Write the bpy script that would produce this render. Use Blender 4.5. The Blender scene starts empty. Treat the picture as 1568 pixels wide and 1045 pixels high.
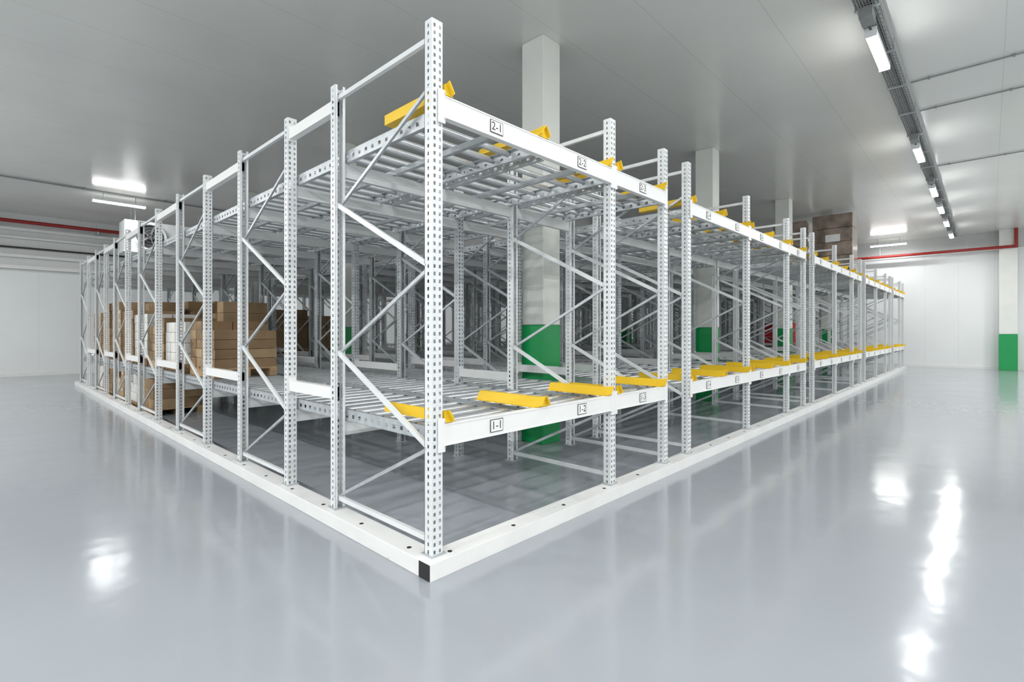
import bpy, math, random
from mathutils import Vector, Matrix
random.seed(4)
scn = bpy.context.scene
COL = scn.collection

# ------------------------------------------------------------------ materials
def nt(name):
    m = bpy.data.materials.new(name); m.use_nodes = True
    t = m.node_tree; b = t.nodes['Principled BSDF']
    return m, t, b

def mat(name, col, rough=0.5, metal=0.0, var=0.04, scale=3.0, bump=0.0, bscale=40.0, spec=None, coat=0.0):
    m, t, b = nt(name)
    tc = t.nodes.new('ShaderNodeTexCoord')
    n = t.nodes.new('ShaderNodeTexNoise'); n.inputs['Scale'].default_value = scale
    n.inputs['Detail'].default_value = 4
    t.links.new(tc.outputs['Object'], n.inputs['Vector'])
    r = t.nodes.new('ShaderNodeValToRGB')
    r.color_ramp.elements[0].position = 0.3; r.color_ramp.elements[1].position = 0.7
    r.color_ramp.elements[0].color = [max(0, c*(1-var)) for c in col]+[1]
    r.color_ramp.elements[1].color = [min(1, c*(1+var)) for c in col]+[1]
    t.links.new(n.outputs['Fac'], r.inputs['Fac'])
    t.links.new(r.outputs['Color'], b.inputs['Base Color'])
    b.inputs['Roughness'].default_value = rough
    b.inputs['Metallic'].default_value = metal
    if spec is not None: b.inputs['Specular IOR Level'].default_value = spec
    if coat: 
        b.inputs['Coat Weight'].default_value = coat; b.inputs['Coat Roughness'].default_value = 0.08
    if bump:
        n2 = t.nodes.new('ShaderNodeTexNoise'); n2.inputs['Scale'].default_value = bscale
        t.links.new(tc.outputs['Object'], n2.inputs['Vector'])
        bp = t.nodes.new('ShaderNodeBump'); bp.inputs['Strength'].default_value = bump
        bp.inputs['Distance'].default_value = 0.01
        t.links.new(n2.outputs['Fac'], bp.inputs['Height'])
        t.links.new(bp.outputs['Normal'], b.inputs['Normal'])
    return m

def panel_mat(name, col, axis, pitch, rough, metal=0.0, spec=0.5, jdark=0.75, width=0.006):
    """painted sandwich panels with joints every `pitch` metres along world axis"""
    m, t, b = nt(name)
    g = t.nodes.new('ShaderNodeNewGeometry')
    s = t.nodes.new('ShaderNodeSeparateXYZ'); t.links.new(g.outputs['Position'], s.inputs[0])
    def mth(op, a, v=None):
        k = t.nodes.new('ShaderNodeMath'); k.operation = op
        t.links.new(a, k.inputs[0])
        if v is not None: k.inputs[1].default_value = v
        return k.outputs[0]
    f = mth('DIVIDE', s.outputs[axis], pitch)
    f = mth('FRACT', f); f = mth('SUBTRACT', f, 0.5); f = mth('ABSOLUTE', f)
    f = mth('LESS_THAN', f, width/pitch)
    n = t.nodes.new('ShaderNodeTexNoise'); n.inputs['Scale'].default_value = 0.5
    n.inputs['Detail'].default_value = 3
    t.links.new(g.outputs['Position'], n.inputs['Vector'])
    r = t.nodes.new('ShaderNodeValToRGB')
    r.color_ramp.elements[0].position = .3; r.color_ramp.elements[1].position = .7
    r.color_ramp.elements[0].color = [c*0.97 for c in col]+[1]
    r.color_ramp.elements[1].color = [min(1, c*1.03) for c in col]+[1]
    t.links.new(n.outputs['Fac'], r.inputs['Fac'])
    mx = t.nodes.new('ShaderNodeMix'); mx.data_type = 'RGBA'
    t.links.new(f, mx.inputs[0]); t.links.new(r.outputs['Color'], mx.inputs[6])
    mx.inputs[7].default_value = [c*jdark for c in col]+[1]
    t.links.new(mx.outputs[2], b.inputs['Base Color'])
    b.inputs['Roughness'].default_value = rough; b.inputs['Metallic'].default_value = metal
    b.inputs['Specular IOR Level'].default_value = spec
    # slight waviness of the sheets
    n2 = t.nodes.new('ShaderNodeTexNoise'); n2.inputs['Scale'].default_value = 1.3
    t.links.new(g.outputs['Position'], n2.inputs['Vector'])
    bp = t.nodes.new('ShaderNodeBump'); bp.inputs['Strength'].default_value = 0.12; bp.inputs['Distance'].default_value = 0.05
    t.links.new(n2.outputs['Fac'], bp.inputs['Height']); t.links.new(bp.outputs['Normal'], b.inputs['Normal'])
    return m

M_white = mat('white_paint', (0.70, 0.72, 0.73), 0.32, 0, 0.03)
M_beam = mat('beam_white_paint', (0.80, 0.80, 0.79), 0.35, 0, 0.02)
M_xbeam = mat('inner_beam_shaded_white', (0.62, 0.63, 0.63), 0.4, 0, 0.03)  # beam white made greyer, interior shade put into the colour
M_post2 = mat('galvanised_upright', (0.50, 0.53, 0.55), 0.38, 0.3, 0.08, 5)
M_galv = mat('galvanised_steel', (0.50, 0.53, 0.55), 0.38, 0.5, 0.12, 14)
M_roller = mat('zinc_roller', (0.62, 0.64, 0.66), 0.28, 0.65, 0.08, 6)
M_yellow = mat('yellow_paint', (0.78, 0.50, 0.015), 0.42, 0, 0.04)
M_black = mat('black_plastic', (0.012, 0.012, 0.013), 0.5)
M_label = mat('label_white', (0.80, 0.80, 0.79), 0.5)
M_column = mat('column_white_paint', (0.74, 0.75, 0.71), 0.55, 0, 0.03, 2, 0.1)
M_green = mat('green_paint', (0.0, 0.30, 0.075), 0.35, 0, 0.05, 2)
M_red = mat('red_pipe_paint', (0.30, 0.015, 0.012), 0.4)
M_redbox = mat('red_crate', (0.5, 0.02, 0.03), 0.5)
M_card = mat('cardboard', (0.24, 0.155, 0.08), 0.8, 0, 0.12, 5)
M_card2 = mat('cardboard_light', (0.36, 0.25, 0.14), 0.8, 0, 0.1, 5)
M_wcard = mat('white_carton', (0.68, 0.67, 0.64), 0.55, 0, 0.05, 5)
M_wood = mat('pallet_wood', (0.38, 0.25, 0.13), 0.8, 0, 0.2, 8)
M_wrap = mat('dark_brown_film', (0.25, 0.19, 0.15), 0.18, 0, 0.5, 2.5, 0.5, 5, coat=0.8)
M_cool = mat('cooler_white', (0.80, 0.81, 0.82), 0.35)
M_dark = mat('dark_metal', (0.06, 0.06, 0.065), 0.45, 0.3)
M_tray = mat('tray_zinc', (0.30, 0.31, 0.31), 0.5, 0.5, 0.1, 12)
M_ceil = panel_mat('ceiling_panel', (0.73, 0.735, 0.70), 1, 1.15, 0.20, 0.0, 0.75, 0.85, 0.006)
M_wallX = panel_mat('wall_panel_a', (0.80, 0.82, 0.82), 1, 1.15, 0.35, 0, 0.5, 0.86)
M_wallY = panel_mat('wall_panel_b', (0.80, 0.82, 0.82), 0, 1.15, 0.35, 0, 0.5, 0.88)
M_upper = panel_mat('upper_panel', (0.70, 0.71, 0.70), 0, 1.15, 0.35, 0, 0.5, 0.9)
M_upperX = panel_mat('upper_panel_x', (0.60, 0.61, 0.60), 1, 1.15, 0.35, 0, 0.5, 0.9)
# guard rail paint with sparse scuffs
M_rail = mat('guard_rail_paint', (0.78, 0.78, 0.77), 0.38)
t = M_rail.node_tree; b = t.nodes['Principled BSDF']
src = b.inputs['Base Color'].links[0].from_socket
tc = t.nodes.new('ShaderNodeTexCoord'); mp = t.nodes.new('ShaderNodeMapping'); mp.inputs['Scale'].default_value = (3.5, 3.5, 22)
t.links.new(tc.outputs['Object'], mp.inputs[0])
ns = t.nodes.new('ShaderNodeTexNoise'); ns.inputs['Scale'].default_value = 2.2; ns.inputs['Detail'].default_value = 6; ns.inputs['Roughness'].default_value = .7
t.links.new(mp.outputs[0], ns.inputs['Vector'])
gt = t.nodes.new('ShaderNodeMath'); gt.operation = 'GREATER_THAN'; gt.inputs[1].default_value = .715
t.links.new(ns.outputs['Fac'], gt.inputs[0])
mx = t.nodes.new('ShaderNodeMix'); mx.data_type = 'RGBA'; t.links.new(gt.outputs[0], mx.inputs[0])
t.links.new(src, mx.inputs[6]); mx.inputs[7].default_value = (.12, .11, .10, 1)
t.links.new(mx.outputs[2], b.inputs['Base Color'])

def emis(name, col, st):
    m, t, b = nt(name)
    b.inputs['Base Color'].default_value = (.9, .9, .9, 1)
    b.inputs['Emission Color'].default_value = (*col, 1)
    b.inputs['Emission Strength'].default_value = st
    return m
M_tube = emis('lamp_diffuser', (1, 1, 0.98), 28)

# floor : glossy poured epoxy
M_floor, t, b = nt('epoxy_floor')
g = t.nodes.new('ShaderNodeNewGeometry')
n = t.nodes.new('ShaderNodeTexNoise'); n.inputs['Scale'].default_value = 0.35; n.inputs['Detail'].default_value = 5
t.links.new(g.outputs['Position'], n.inputs['Vector'])
r = t.nodes.new('ShaderNodeValToRGB')
r.color_ramp.elements[0].position = .3; r.color_ramp.elements[1].position = .7
r.color_ramp.elements[0].color = (0.315, 0.338, 0.370, 1); r.color_ramp.elements[1].color = (0.34, 0.363, 0.395, 1)
t.links.new(n.outputs['Fac'], r.inputs['Fac']); t.links.new(r.outputs['Color'], b.inputs['Base Color'])
n2 = t.nodes.new('ShaderNodeTexNoise'); n2.inputs['Scale'].default_value = 1.1; n2.inputs['Detail'].default_value = 4
t.links.new(g.outputs['Position'], n2.inputs['Vector'])
mr = t.nodes.new('ShaderNodeMapRange'); mr.inputs['To Min'].default_value = 0.10; mr.inputs['To Max'].default_value = 0.17
t.links.new(n2.outputs['Fac'], mr.inputs['Value']); t.links.new(mr.outputs['Result'], b.inputs['Roughness'])
b.inputs['Specular IOR Level'].default_value = 0.6
n3 = t.nodes.new('ShaderNodeTexNoise'); n3.inputs['Scale'].default_value = 2.8; n3.inputs['Detail'].default_value = 2
t.links.new(g.outputs['Position'], n3.inputs['Vector'])
bp = t.nodes.new('ShaderNodeBump'); bp.inputs['Strength'].default_value = 0.12; bp.inputs['Distance'].default_value = 0.03
t.links.new(n3.outputs['Fac'], bp.inputs['Height']); t.links.new(bp.outputs['Normal'], b.inputs['Normal'])

# ------------------------------------------------------------------ mesh builder
class MB:
    def __init__(s): s.v = []; s.f = []; s.m = []; s.mats = []; s.sm = []
    def mi(s, mt):
        if mt not in s.mats: s.mats.append(mt)
        return s.mats.index(mt)
    def add(s, vs, fs, mt, smooth=False):
        o = len(s.v); s.v += [tuple(p) for p in vs]; k = s.mi(mt)
        for f in fs:
            s.f.append(tuple(i+o for i in f)); s.m.append(k); s.sm.append(smooth)
    def box(s, x0, x1, y0, y1, z0, z1, mt):
        vs = [(x0,y0,z0),(x1,y0,z0),(x1,y1,z0),(x0,y1,z0),(x0,y0,z1),(x1,y0,z1),(x1,y1,z1),(x0,y1,z1)]
        s.add(vs, [(3,2,1,0),(4,5,6,7),(0,1,5,4),(1,2,6,5),(2,3,7,6),(3,0,4,7)], mt)
    def bar(s, p, q, w, h, mt, up=(0,0,1)):
        p = Vector(p); q = Vector(q); d = (q-p).normalized()
        a = d.cross(Vector(up))
        if a.length < 1e-4: a = d.cross(Vector((1,0,0)))
        a.normalize(); c = a.cross(d).normalized()
        vs = []
        for e in (p, q):
            for sa, sc in ((-1,-1),(1,-1),(1,1),(-1,1)):
                vs.append(e + a*sa*w/2 + c*sc*h/2)
        s.add(vs, [(3,2,1,0),(4,5,6,7),(0,1,5,4),(1,2,6,5),(2,3,7,6),(3,0,4,7)], mt)
    def cyl(s, p, q, r, n, mt, caps=True):
        p = Vector(p); q = Vector(q); d = (q-p).normalized()
        a = d.orthogonal().normalized(); c = d.cross(a)
        vs = []
        for e in (p, q):
            for i in range(n):
                th = 2*math.pi*i/n
                vs.append(e + a*math.cos(th)*r + c*math.sin(th)*r)
        s.add(vs, [(i, (i+1) % n, n+(i+1) % n, n+i) for i in range(n)], mt, True)
        if caps:
            s.add(vs, [tuple(range(n-1, -1, -1)), tuple(range(n, 2*n))], mt)
    def strip(s, P, U, V, us, vs_, holes, mt):
        """perforated sheet: grid us x vs_ ; hole cells (iu, iv) skipped"""
        P = Vector(P); U = Vector(U); V = Vector(V)
        nu = len(us); verts = [P+U*u+V*v for v in vs_ for u in us]
        fs = []
        for j in range(len(vs_)-1):
            for i in range(nu-1):
                if holes(i, j): continue
                fs.append((j*nu+i, j*nu+i+1, (j+1)*nu+i+1, (j+1)*nu+i))
        s.add(verts, fs, mt)
    def mesh(s, name):
        me = bpy.data.meshes.new(name); me.from_pydata(s.v, [], s.f); 
        for k in s.mats: me.materials.append(k)
        me.polygons.foreach_set('material_index', s.m)
        me.polygons.foreach_set('use_smooth', s.sm)
        me.update(); return me
    def obj(s, name, parent=None, bevel=0):
        return link(name, s.mesh(name), parent, bevel=bevel)
def link(name, me, parent=None, loc=(0,0,0), bevel=0):
    o = bpy.data.objects.new(name, me); COL.objects.link(o); o.location = loc
    if parent: o.parent = parent
    if bevel:
        md = o.modifiers.new('bevel', 'BEVEL'); md.width = bevel; md.segments = 2; md.limit_method = 'ANGLE'
    return o
def empty(name, loc=(0,0,0)):
    e = bpy.data.objects.new(name, None); COL.objects.link(e); e.location = loc; e.empty_display_size = .2
    return e

# ------------------------------------------------------------------ room
XW0, XW1, YW0, YW1, CH = -9.0, 27.5, -9.5, 22.5, 5.82
CB = CH-.003
def simple(name, boxes, bevel=0):
    mb = MB()
    for bx in boxes: mb.box(*bx)
    return mb.obj(name, bevel=bevel)
simple('floor', [(XW0-.2, XW1+.2, YW0-.2, YW1+.2, -0.2, 0, M_floor)])
simple('ceiling', [(XW0-.2, XW1+.2, YW0-.2, YW1+.2, CH, CH+.2, M_ceil)])
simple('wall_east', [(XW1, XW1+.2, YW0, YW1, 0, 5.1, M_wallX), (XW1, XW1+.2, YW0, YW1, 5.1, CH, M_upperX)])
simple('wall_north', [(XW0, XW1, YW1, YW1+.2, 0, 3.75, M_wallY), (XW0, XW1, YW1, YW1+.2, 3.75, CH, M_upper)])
simple('wall_west', [(XW0-.2, XW0, YW0, YW1, 0, CH, M_wallX)])
simple('wall_south', [(XW0, XW1, YW0-.2, YW0, 0, CH, M_wallY)])
simple('baseboard_north', [(XW0, XW1, YW1-.03, YW1, 0, .12, M_beam)])
simple('baseboard_east', [(XW1-.03, XW1, YW0, YW1, 0, .12, M_beam)])
simple('trim_1', [(XW1-.06, XW1, YW0, YW1, 5.02, 5.1, M_beam)])

# ------------------------------------------------------------------ columns
def column(x, y, w=0.38, d=0.41, g=1.70):
    e = empty('concrete_column', (x, y, 0))
    mb = MB(); mb.box(0, w, 0, d, g, CH, M_column); mb.obj('shaft', e, .012)
    mb = MB(); mb.box(-.004, w+.004, -.004, d+.004, 0, g, M_green); mb.obj('painted_base', e, .012)
for cx in (3.39, 9.41, 15.45, 21.49):
    for cy in (1.87, 7.67, 13.47):
        column(cx, cy)
column(26.95, -3.55, .5, .55, 1.5)

# ------------------------------------------------------------------ racking
XS = [0,2.16,3.27, 3.89,6.0,8.1,9.25, 9.93,12.05,14.15,15.3, 15.97,18.1,20.2,21.35, 22.0,24.1,25.2]
BAYS = [(0,2.16,2),(2.16,3.27,1),(3.89,6.0,2),(6.0,8.1,2),(8.1,9.25,1),(9.93,12.05,2),(12.05,14.15,2),(14.15,15.3,1),
        (15.97,18.1,2),(18.1,20.2,2),(20.2,21.35,1),(22.0,24.1,2),(24.1,25.2,1)]
FR = [(0,1.31),(2.26,3.55),(4.86,6.19),(7.52,8.85),(10.05,11.35),(12.6,13.9),(15.3,16.7)]
HP = 3.68
rack = empty('pallet_flow_rack')

def post(mb, y, facing, z0, PM):
    """C-section perforated upright; closed face toward -facing*Y, lips towards +facing"""
    w = .045; d = .04
    per = .05; n = int((HP-z0)/per)
    vs = [0]
    for k in range(n): vs += [k*per+.014, k*per+.038]
    vs.append(HP-z0); 
    yf = y - facing*d; yb = y + facing*d
    hole_f = lambda i, j: (j % 2 == 1) and i in (1, 3)
    mb.strip((-w, yf, z0), (1,0,0), (0,0,1), [0,.014,.031,.059,.076,.09], vs, hole_f, PM)
    hole_s = lambda i, j: (j % 2 == 1) and i in (1,)
    for sx in (-1, 1):
        mb.strip((sx*w, yf, z0), (0,facing,0), (0,0,1), [0,.030,.047,.08], vs, hole_s, PM)
        x0, x1 = sorted((sx*w, sx*.024))
        mb.box(x0, x1, min(yb,yb-facing*.004), max(yb,yb-facing*.004), z0, HP, PM)
    mb.box(-w-.015, w+.015, y-.06, y+.06, z0, z0+.008, M_galv)
    mb.cyl((-w-.006, y, z0), (-w-.006, y, z0+.02), .006, 6, M_galv)

def frame_mesh(L, z0, name):
    mb = MB()
    PM = M_white if z0 > 0 else M_post2
    post(mb, 0, 1, z0, PM); post(mb, L, -1, z0, PM)
    a, c = .03, L-.03
    nodes = [.22,.82,1.43,2.05,2.67,3.28]
    for i in range(5):
        y0 = c if i % 2 == 0 else a; y1 = a if i % 2 == 0 else c
        off = .012 if i % 2 == 0 else -.012
        if i % 2 == 0: mb.bar((off, y0, nodes[i]), (off, y1, nodes[i+1]), .020, .026, M_galv)
        else: mb.bar((off, y0, nodes[i]), (off, y1, nodes[i+1]), .022, .038, PM)
        mb.cyl((-.048, y0, nodes[i]), (.048, y0, nodes[i]), .008, 6, M_galv)
    mb.bar((0, a, .2), (0, c, .2), .03, .036, PM)
    mb.bar((0, a, 3.58), (0, c, 3.58), .03, .036, PM)
    return mb.mesh(name)
RH = 0.112
fm = {}
for (ya, yb) in FR:
    L = round(yb-ya, 3)
    for xs in XS:
        edge = (xs == 0) or (ya == 0)
        k = (L, edge)
        if k not in fm: fm[k] = frame_mesh(L, RH+.001 if edge else 0.0, 'upright_frame')
        link('upright_frame', fm[k], rack, (xs, ya, 0))

# gap ties between frames (run in depth)
mb = MB()
for xs in XS:
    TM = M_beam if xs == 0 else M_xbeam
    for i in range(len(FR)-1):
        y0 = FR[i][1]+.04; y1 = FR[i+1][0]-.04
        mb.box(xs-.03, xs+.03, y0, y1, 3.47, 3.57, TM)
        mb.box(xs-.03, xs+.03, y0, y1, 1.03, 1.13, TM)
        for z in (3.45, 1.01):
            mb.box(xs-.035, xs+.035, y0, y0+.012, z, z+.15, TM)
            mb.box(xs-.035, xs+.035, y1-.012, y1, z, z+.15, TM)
mb.obj('depth_tie_beams', rack)

# front pick-face beams
mb = MB()
def front_beam(mb, x0, x1, zt, y=-.055):
    a, c = x0+.048, x1-.048
    mb.box(a, c, y, y+.05, zt-.15, zt, M_beam)
    mb.box(a, c, y-.004, y, zt-.012, zt, M_beam)
    mb.box(a, c, y-.004, y, zt-.15, zt-.138, M_beam)
    for e, s in ((x0, 1), (x1, -1)):      # hook plates on the posts
        u0, u1 = sorted((e+s*.0, e+s*.058))
        mb.box(u0+.001, u1, y-.001+.0, y+.012, zt-.19, zt+.035, M_beam)
        for zz in (zt-.16, zt+.01):
            mb.cyl((e+s*.052, y-.006, zz), (e+s*.052, y, zz), .006, 6, M_galv)
for (x0, x1, nl) in BAYS:
    front_beam(mb, x0, x1, 3.19); front_beam(mb, x0, x1, .985)
mb.obj('front_beams', rack, .004)

# interior beams at each upright
mb = MB()
ys = [p for fr in FR for p in fr][1:]
for (x0, x1, nl) in BAYS:
    for i, y in enumerate(ys):
        for zt in (3.04, .84):
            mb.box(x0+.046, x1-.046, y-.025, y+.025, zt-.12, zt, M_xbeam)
mb.obj('cross_beams', rack)

# roller lanes
def lane_mesh():
    mb = MB(); L = 16.66; hw = .48
    us = [0]; k = 0.0
    n = int(L/.1)
    for i in range(n): us += [i*.1+.035, i*.1+.07]
    us.append(L)
    for sx in (-1, 1):
        mb.strip((sx*hw, .01, 0), (0,0,1), (0,1,0), [0,.03,.06,.10], us, lambda i, j: j % 2 == 1 and i == 1, M_galv)
        x0, x1 = sorted((sx*hw, sx*(hw-.035)))
        mb.box(x0, x1, .01, L, 0, .003, M_galv); mb.box(x0, x1, .01, L, .097, .10, M_galv)
    mb.box(-.02, .02, .02, L, .0, .045, M_galv)
    y = .07
    while y < L-.05:
        mb.cyl((-hw+.004, y, .082), (hw-.004, y, .082), .027, 10, M_roller, False)
        y += .215
    return mb.mesh('roller_lane')
lm = lane_mesh()
lanes = []
for (x0, x1, nl) in BAYS:
    lanes += ([x0+.54, x1-.54] if nl == 2 else [(x0+x1)/2])
for lx in lanes:
    for z in (.842, 3.042):
        link('roller_lane', lm, rack, (lx, 0, z))

# yellow pallet entry guides (bent plate, flared at mouth)
def guide_mesh(kind):
    mb = MB(); y0, y1 = -.06, .68
    if kind == 'mid':
        lo = [(-.065,0),(.065,0)]; hi = [(.024,.076),(-.024,.076)]
    elif kind == 'l':
        lo = [(0,0),(.065,0)]; hi = [(.024,.076),(0,.076)]
    else:
        lo = [(-.065,0),(0,0)]; hi = [(0,.076),(-.024,.076)]
    prof = lo+hi
    vs = [(x, yy, z) for yy in (y0, y1) for x, z in prof]
    mb.add(vs, [(0,1,2,3),(7,6,5,4),(0,4,5,1),(1,5,6,2),(2,6,7,3),(3,7,4,0)], M_yellow)
    for x in ([lo[0][0]] if kind != 'l' else []) + ([lo[1][0]] if kind != 'r' else []):
        s = 1 if x > 0 else -1
        mb.box(min(x, x+s*.02), max(x, x+s*.02), y0+.03, y1, -.004, .002, M_yellow)
        # flared wing at the mouth
        a = [(x, y0+.05, .0), (s*.024, y0+.05, .076), (s*.014, y0-.03, .090), (x-s*.006, y0-.03, .016)]
        bq = [(p[0]-s*.008, p[1], p[2]-.004) for p in a]
        mb.add(a+bq, [(0,1,2,3),(7,6,5,4),(0,4,5,1),(1,5,6,2),(2,6,7,3),(3,7,4,0)], M_yellow)
    return mb.mesh('yellow_entry_guide')
gm = {k: guide_mesh(k) for k in ('mid', 'l', 'r')}
for (x0, x1, nl) in BAYS:
    for z in (.989, 3.194):
        link('entry_guide', gm['l'], rack, (x0+.055, 0, z))
        link('entry_guide', gm['r'], rack, (x1-.055, 0, z))
        if nl == 2: link('entry_guide', gm['mid'], rack, ((x0+x1)/2, 0, z))

# lane labels on the beams
mb = MB(); k = 0
for lx in lanes:
    k += 1
    for lev, zc in ((1, .91), (2, 3.115)):
        mb.box(lx-.066, lx+.066, -.0605, -.0585, zc-.047, zc+.047, M_black)
        mb.box(lx-.061, lx+.061, -.0615, -.0603, zc-.042, zc+.042, M_label)
        cu = bpy.data.curves.new('lane_number', 'FONT'); cu.body = '%d-%d' % (lev, k); cu.size = .085
        cu.align_x = 'CENTER'; cu.align_y = 'CENTER'; cu.materials.append(M_black)
        if k > 9: cu.size = .065
        o = bpy.data.objects.new('lane_number', cu); COL.objects.link(o); o.parent = rack
        o.rotation_euler = (math.pi/2, 0, 0); o.location = (lx, -.0626, zc)
mb.obj('lane_labels', rack)

# floor guard rails around the block
def rail_mesh(along, x0, x1, cap):
    mb = MB()
    if along == 'x':
        mb.box(x0, x1, -.12, .0, 0.0, RH, M_rail); mb.box(x0+.14, x1, .0, .05, 0.0, RH-.0, M_rail)
        if cap: mb.box(x0-.004, x0, -.118, -.002, .003, RH-.003, M_black)
        s = x0+.22
        while s < x1:
            mb.cyl((s, -.05, RH), (s, -.05, RH+.0015), .017, 12, M_black); s += .63
    else:
        mb.box(-.12, .05, x0, x1, 0.0, RH, M_rail)
        s = x0+.2
        while s < x1:
            mb.cyl((-.055, s, RH), (-.055, s, RH+.0015), .017, 12, M_black); s += .63
    return mb
rail_mesh('x', -.12, 25.4, True).obj('floor_guard_rail', None, .005)
rail_mesh('y', .001, 17.15, False).obj('floor_guard_rail', None, .005)

# ------------------------------------------------------------------ stored goods
def pallet(mb, x0, y0, w, d, z):
    for i in range(7):
        yy = y0 + i*(d-.1)/6
        mb.box(x0, x0+w, yy, yy+.1, z+.11, z+.135, M_wood)
    for xx in (x0, x0+w/2-.05, x0+w-.1):
        mb.box(xx, xx+.1, y0, y0+d, z+.022, z+.11, M_wood)
        mb.box(xx, xx+.1, y0, y0+d, z, z+.022, M_wood)
def carton_stack(x0, y0, z, top, mt, n=(2,3), rows=4, w=.84, d=1.15):
    e = empty('cardboard_box_stack', (x0, y0, z))
    mb = MB(); pallet(mb, 0, 0, w, d, 0); mb.obj('pallet', e)
    mb = MB(); h = (top-z-.135)/rows
    for r_ in range(rows):
        for i in range(n[0]):
            for j in range(n[1]):
                if r_ == rows-1 and random.random() < .3: continue
                a = i*w/n[0]+random.uniform(.002,.012); c = j*d/n[1]+random.uniform(.002,.012)
                m_ = mt if random.random() < .7 else (M_card2 if mt is M_card else mt)
                z0 = .136+r_*h
                mb.box(a, a+w/n[0]-.014, c, c+d/n[1]-.014, z0, z0+h-.006, m_)
                mb.box(a-.0006, a+.0, c+d/n[1]*.42, c+d/n[1]*.55, z0+h*.6, z0+h-.006, M_card2 if mt is M_card else M_label)
    mb.obj('cartons', e, .004)
ZL = .955
carton_stack(.12, 5.0, ZL, 1.76, M_card, n=(2,4), rows=5)
carton_stack(.12, 6.45, ZL, 1.76, M_wcard, n=(2,4), rows=4)
carton_stack(.12, 7.75, ZL, 1.85, M_card, n=(2,4), rows=5)
carton_stack(.12, 9.0, ZL, 1.95, M_wcard, rows=5)
carton_stack(.12, 10.3, ZL, 2.25, M_card, rows=6)
carton_stack(.12, 11.6, ZL, 2.3, M_card2, rows=6)
carton_stack(.12, 13.0, ZL, 2.3, M_card, rows=6)
carton_stack(.12, 14.3, ZL, 2.1, M_card2, rows=5)
carton_stack(1.2, 8.2, ZL, 2.2, M_card, rows=5)
carton_stack(1.2, 10.2, ZL, 2.3, M_card, rows=5)
carton_stack(4.02, 12.5, ZL, 2.27, M_card, rows=4)
carton_stack(5.05, 12.5, ZL, 2.1, M_card2, rows=4)
carton_stack(1.2, 13.2, ZL, 2.2, M_wcard, rows=4)
for i, y in enumerate((8.7, 10.1, 11.5, 12.9, 14.3)):
    carton_stack(.16, y, 0.0, .70, (M_card, M_wcard, M_card2)[i % 3], rows=3)
# red crates
e = empty('red_crate_stack', (20.3, 3.0, ZL)); mb = MB()
pallet(mb, 0, 0, .95, 1.1, 0)
for r_ in range(3):
    mb.box(.02, .92, .02, 1.08, .14+r_*.29, .14+r_*.29+.25, M_redbox)
    mb.box(.0, .94, .0, 1.1, .14+r_*.29+.235, .14+r_*.29+.275, M_redbox)
mb.obj('crates', e, .004)

def wrapped_load(x0, y0, z, w, d, top, label=False):
    e = empty('film_wrapped_pallet_load', (x0, y0, z))
    mb = MB(); pallet(mb, 0, 0, w, d, 0); mb.obj('pallet', e)
    mb = MB(); H = top-z
    rows = 5; h = (H-.136)/rows
    for r_ in range(rows):
        o_ = random.uniform(-.008, .008)
        mb.box(.01+o_, w-.01+o_, .01, d-.01, .136+r_*h, .136+(r_+1)*h-.004, M_wrap)
    mb.obj('wrapped_cartons', e, .02)
    if label:
        mb = MB(); mb.box(-.012, .0, d*.3, d*.66, H*.62, H*.72, M_label); mb.obj('shipping_label', e)
wrapped_load(18.2, .64, 3.155, .9, 1.22, 5.66, True)
wrapped_load(18.2, 2.0, 3.155, .9, 1.15, 5.58)

# ------------------------------------------------------------------ evaporator cooler
def cooler(x, y, z):
    e = empty('evaporator_cooler', (x, y, z)); W, D, H = 2.6, .9, 1.0
    mb = MB(); mb.box(0, W, 0, D, 0, H, M_cool); mb.box(-.03, W+.03, -.03, D+.03, -.05, 0, M_cool)
    for xx in (.3, W-.3):
        for yy in (.1, D-.1):
            mb.cyl((xx, yy, H), (xx, yy, CB-z), .012, 6, M_galv)
    mb.obj('housing', e, .015)
    mb = MB()
    for cx in (.68, 1.92):
        for i in range(24):
            a0 = 2*math.pi*i/24; a1 = 2*math.pi*(i+1)/24
            for (r0, r1, ya, yb, mt) in ((.40, .45, -.12, -.12, M_cool), (.45, .45, -.12, 0, M_cool), (.40, .40, -.12, -.01, M_cool)):
                mb.add([(cx+r0*math.cos(a0), ya, H/2+r0*math.sin(a0)), (cx+r0*math.cos(a1), ya, H/2+r0*math.sin(a1)),
                        (cx+r1*math.cos(a1), yb, H/2+r1*math.sin(a1)), (cx+r1*math.cos(a0), yb, H/2+r1*math.sin(a0))], [(0,1,2,3)], mt)
        mb.cyl((cx, -.012, H/2), (cx, -.005, H/2), .40, 24, M_dark)
        mb.cyl((cx, -.1, H/2), (cx, -.012, H/2), .09, 12, M_dark)
        for i in range(5):
            a0 = 2*math.pi*i/5
            mb.bar((cx, -.06, H/2), (cx+.36*math.cos(a0), -.06, H/2+.36*math.sin(a0)), .02, .11, M_tray, up=(0,1,.6))
        for rr in (.1, .2, .3, .38):
            for i in range(20):
                a0 = 2*math.pi*i/20; a1 = 2*math.pi*(i+1)/20
                mb.bar((cx+rr*math.cos(a0), -.125, H/2+rr*math.sin(a0)), (cx+rr*math.cos(a1), -.125, H/2+rr*math.sin(a1)), .005, .005, M_galv)
    mb.obj('fans', e)
cooler(1.15, 17.6, 4.25)

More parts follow.
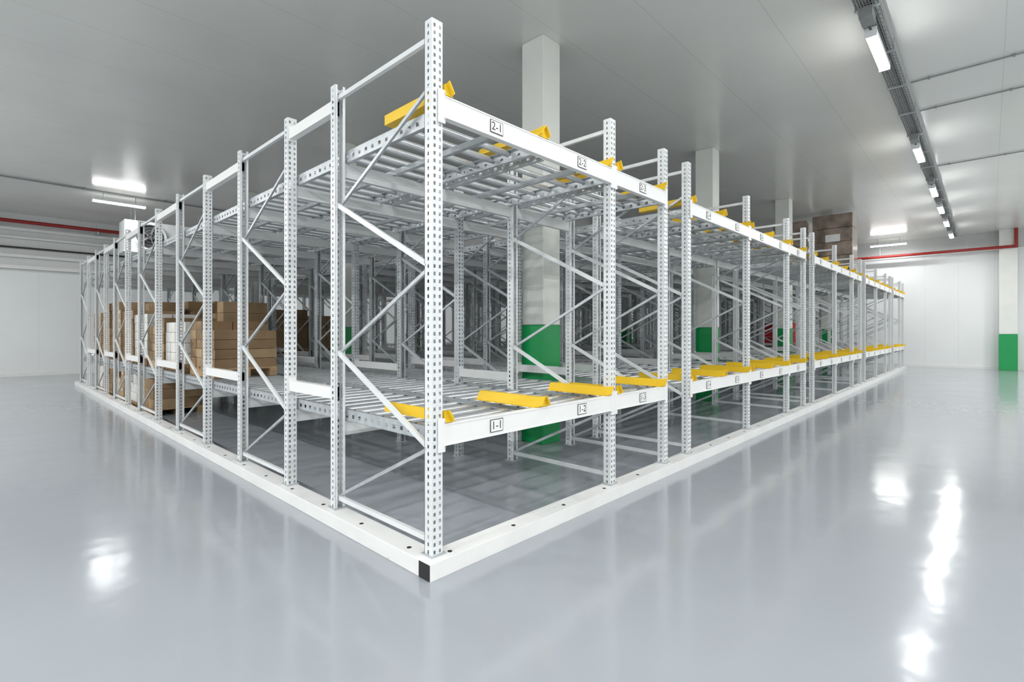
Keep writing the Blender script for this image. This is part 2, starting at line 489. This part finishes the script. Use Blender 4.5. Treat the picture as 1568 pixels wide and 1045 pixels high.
# ------------------------------------------------------------------ pipes, trays, lamps
mb = MB()
mb.cyl((-8.9, 21.9, 5.45), (26.4, 21.9, 5.45), .065, 12, M_red)
for x in range(-8, 27, 3):
    mb.cyl((x, 21.9, 5.5), (x, 21.9, CB), .01, 6, M_galv)
    mb.box(x, x+.04, 21.84, 22.40, 5.302, 5.395, M_galv)
mb.obj('red_sprinkler_pipe')
mb = MB()
mb.cyl((26.86, -3.5, 5.08), (26.86, 15, 5.08), .06, 12, M_red)
mb.cyl((26.86, -3.5, 5.02), (26.86, -3.5, CB), .06, 12, M_red)
for y in range(-2, 15, 3): mb.cyl((26.86, y, 5.12), (26.86, y, CB), .01, 6, M_galv)
mb.obj('red_water_pipe')
for i, (z, th, mt) in enumerate(((5.25,.10,M_beam),(4.95,.07,M_beam),(4.6,.05,M_black),(4.3,.10,M_beam),(3.9,.12,M_beam))):
    simple('trim_%d' % (i+2), [(XW0, XW1, YW1-.16, YW1, z-th/2, z+th/2, mt)])

def tube_light(x, y, z, axis='x', L=1.3, power=130):
    e = empty('ceiling_tube_light', (x, y, z))
    mb = MB(); h = L/2
    def bx(a0, a1, b0, b1, z0, z1, mt):
        if axis == 'x': mb.box(a0, a1, b0, b1, z0, z1, mt)
        else: mb.box(b0, b1, a0, a1, z0, z1, mt)
    bx(-h, h, -.06, .06, .0, .06, M_cool)
    bx(-h-.02, -h, -.065, .065, -.05, .065, M_cool); bx(h, h+.02, -.065, .065, -.05, .065, M_cool)
    row = abs(y+1.6) < .01
    for s in (-.4, .4): bx(s-.01, s+.01, -.01, .01, .06, (.135 if row else CB-z), M_galv)
    if row:
        bx(-h-.42, -h-.14, -.07, .07, .03, .15, M_tray)          # junction box hung under the tray
        bx(-h-.14, -h-.02, -.012, .012, .03, .05, M_dark)
    mb.obj('fixture_body', e)
    mb = MB()
    bx(-h, h, -.055, .055, -.045, .0, M_tube)
    mb.obj('diffuser', e)
    ld = bpy.data.lights.new('tube_lamp', 'AREA'); ld.shape = 'RECTANGLE'
    ld.size = L if axis == 'x' else .1; ld.size_y = .1 if axis == 'x' else L
    ld.energy = power; ld.color = (1, 1, .985)
    lo = bpy.data.objects.new('tube_lamp', ld); COL.objects.link(lo); lo.parent = e; lo.location = (0, 0, -.05)

def tray(y, x0, x1, z=5.66, w=.22):
    mb = MB()
    for s in (-1, -.33, .33, 1):
        mb.cyl((x0, y+s*w/2, z), (x1, y+s*w/2, z), .006, 4, M_tray)
    for s in (-1, 1): mb.cyl((x0, y+s*w/2, z+.05), (x1, y+s*w/2, z+.05), .006, 4, M_tray)
    for j in range(6):
        mb.cyl((x0, y-.075+j*.03, z+.02), (x1, y-.075+j*.03, z+.02), .011, 5, M_dark if j in (1, 4) else M_tray)
    x = x0
    while x < x1:
        mb.box(x, x+.008, y-w/2, y+w/2, z-.008, z, M_tray)
        mb.box(x, x+.008, y-w/2-.004, y-w/2+.004, z, z+.055, M_tray); mb.box(x, x+.008, y+w/2-.004, y+w/2+.004, z, z+.055, M_tray)
        x += .12
    x = x0+.5
    while x < x1:
        mb.box(x, x+.03, y-w/2-.02, y+w/2+.02, z-.03, z-.008, M_galv)
        for s in (-1, 1): mb.cyl((x+.015, y+s*(w/2+.012), z-.03), (x+.015, y+s*(w/2+.012), CB), .006, 5, M_galv)
        x += 1.4
    mb.obj('cable_tray')
tray(-1.6, -2, 26.7)
for x, p in ((0.6,34), (6.4,20), (11.9,16), (15.9,18), (18.7,20), (21.5,26), (24.6,50)):
    tube_light(x, -1.6, 5.46, L=1.15, power=p)
mb = MB()
for dy in (0, .06): mb.cyl((-8.9, 16.55+dy, CH-.03), (27.3, 16.55+dy, CH-.03), .014, 6, M_tray)
for x in range(-8, 27, 2): mb.box(x, x+.05, 16.5, 16.66, CH-.05, CB, M_tray)
mb.obj('electrical_conduit')
for x, p in ((-5.5,160), (.9,30), (9,130), (17,130), (24,110)): tube_light(x, 16.8, 5.56, power=p)
tube_light(26.1, .6, 5.52, 'y', power=26)
# added fill lamps, unseen behind the camera, to brighten floor and ceiling
for x in (-6, -2, 2, 6, 10, 14, 18, 22): tube_light(x, -7, 5.56, power=120 if x < 15 else 165)
for y in (-3.5, 0.5, 4.5, 8.5, 12.5): tube_light(-6, y, 5.56, 'y', power=170)
for (xc) in (8.7, 10.2, 14.6):
    mb = MB(); y1 = -1.75
    mb.cyl((xc, -9.4, CH-.02), (xc, y1, CH-.02), .012, 6, M_tray)
    for y in range(-9, -1): mb.box(xc-.025, xc+.025, y, y+.03, CH-.04, CB, M_tray)
    mb.obj('surface_conduit')

# ------------------------------------------------------------------ world, camera
w = bpy.data.worlds.new('world'); scn.world = w; w.use_nodes = True
w.node_tree.nodes['Background'].inputs[0].default_value = (.8, .85, .9, 1)
w.node_tree.nodes['Background'].inputs[1].default_value = .3
cd = bpy.data.cameras.new('camera'); cd.sensor_width = 36; cd.lens = 773/1568*36; cd.shift_y = -14.5/1568
cd.clip_start = .05; cd.clip_end = 200
co = bpy.data.objects.new('camera', cd); COL.objects.link(co)
co.location = (-2.10, -2.711, 1.604); co.rotation_euler = (math.pi/2, 0, math.radians(-46.6))
scn.camera = co
scn.view_settings.view_transform = 'Standard'
scn.view_settings.exposure = 0.27
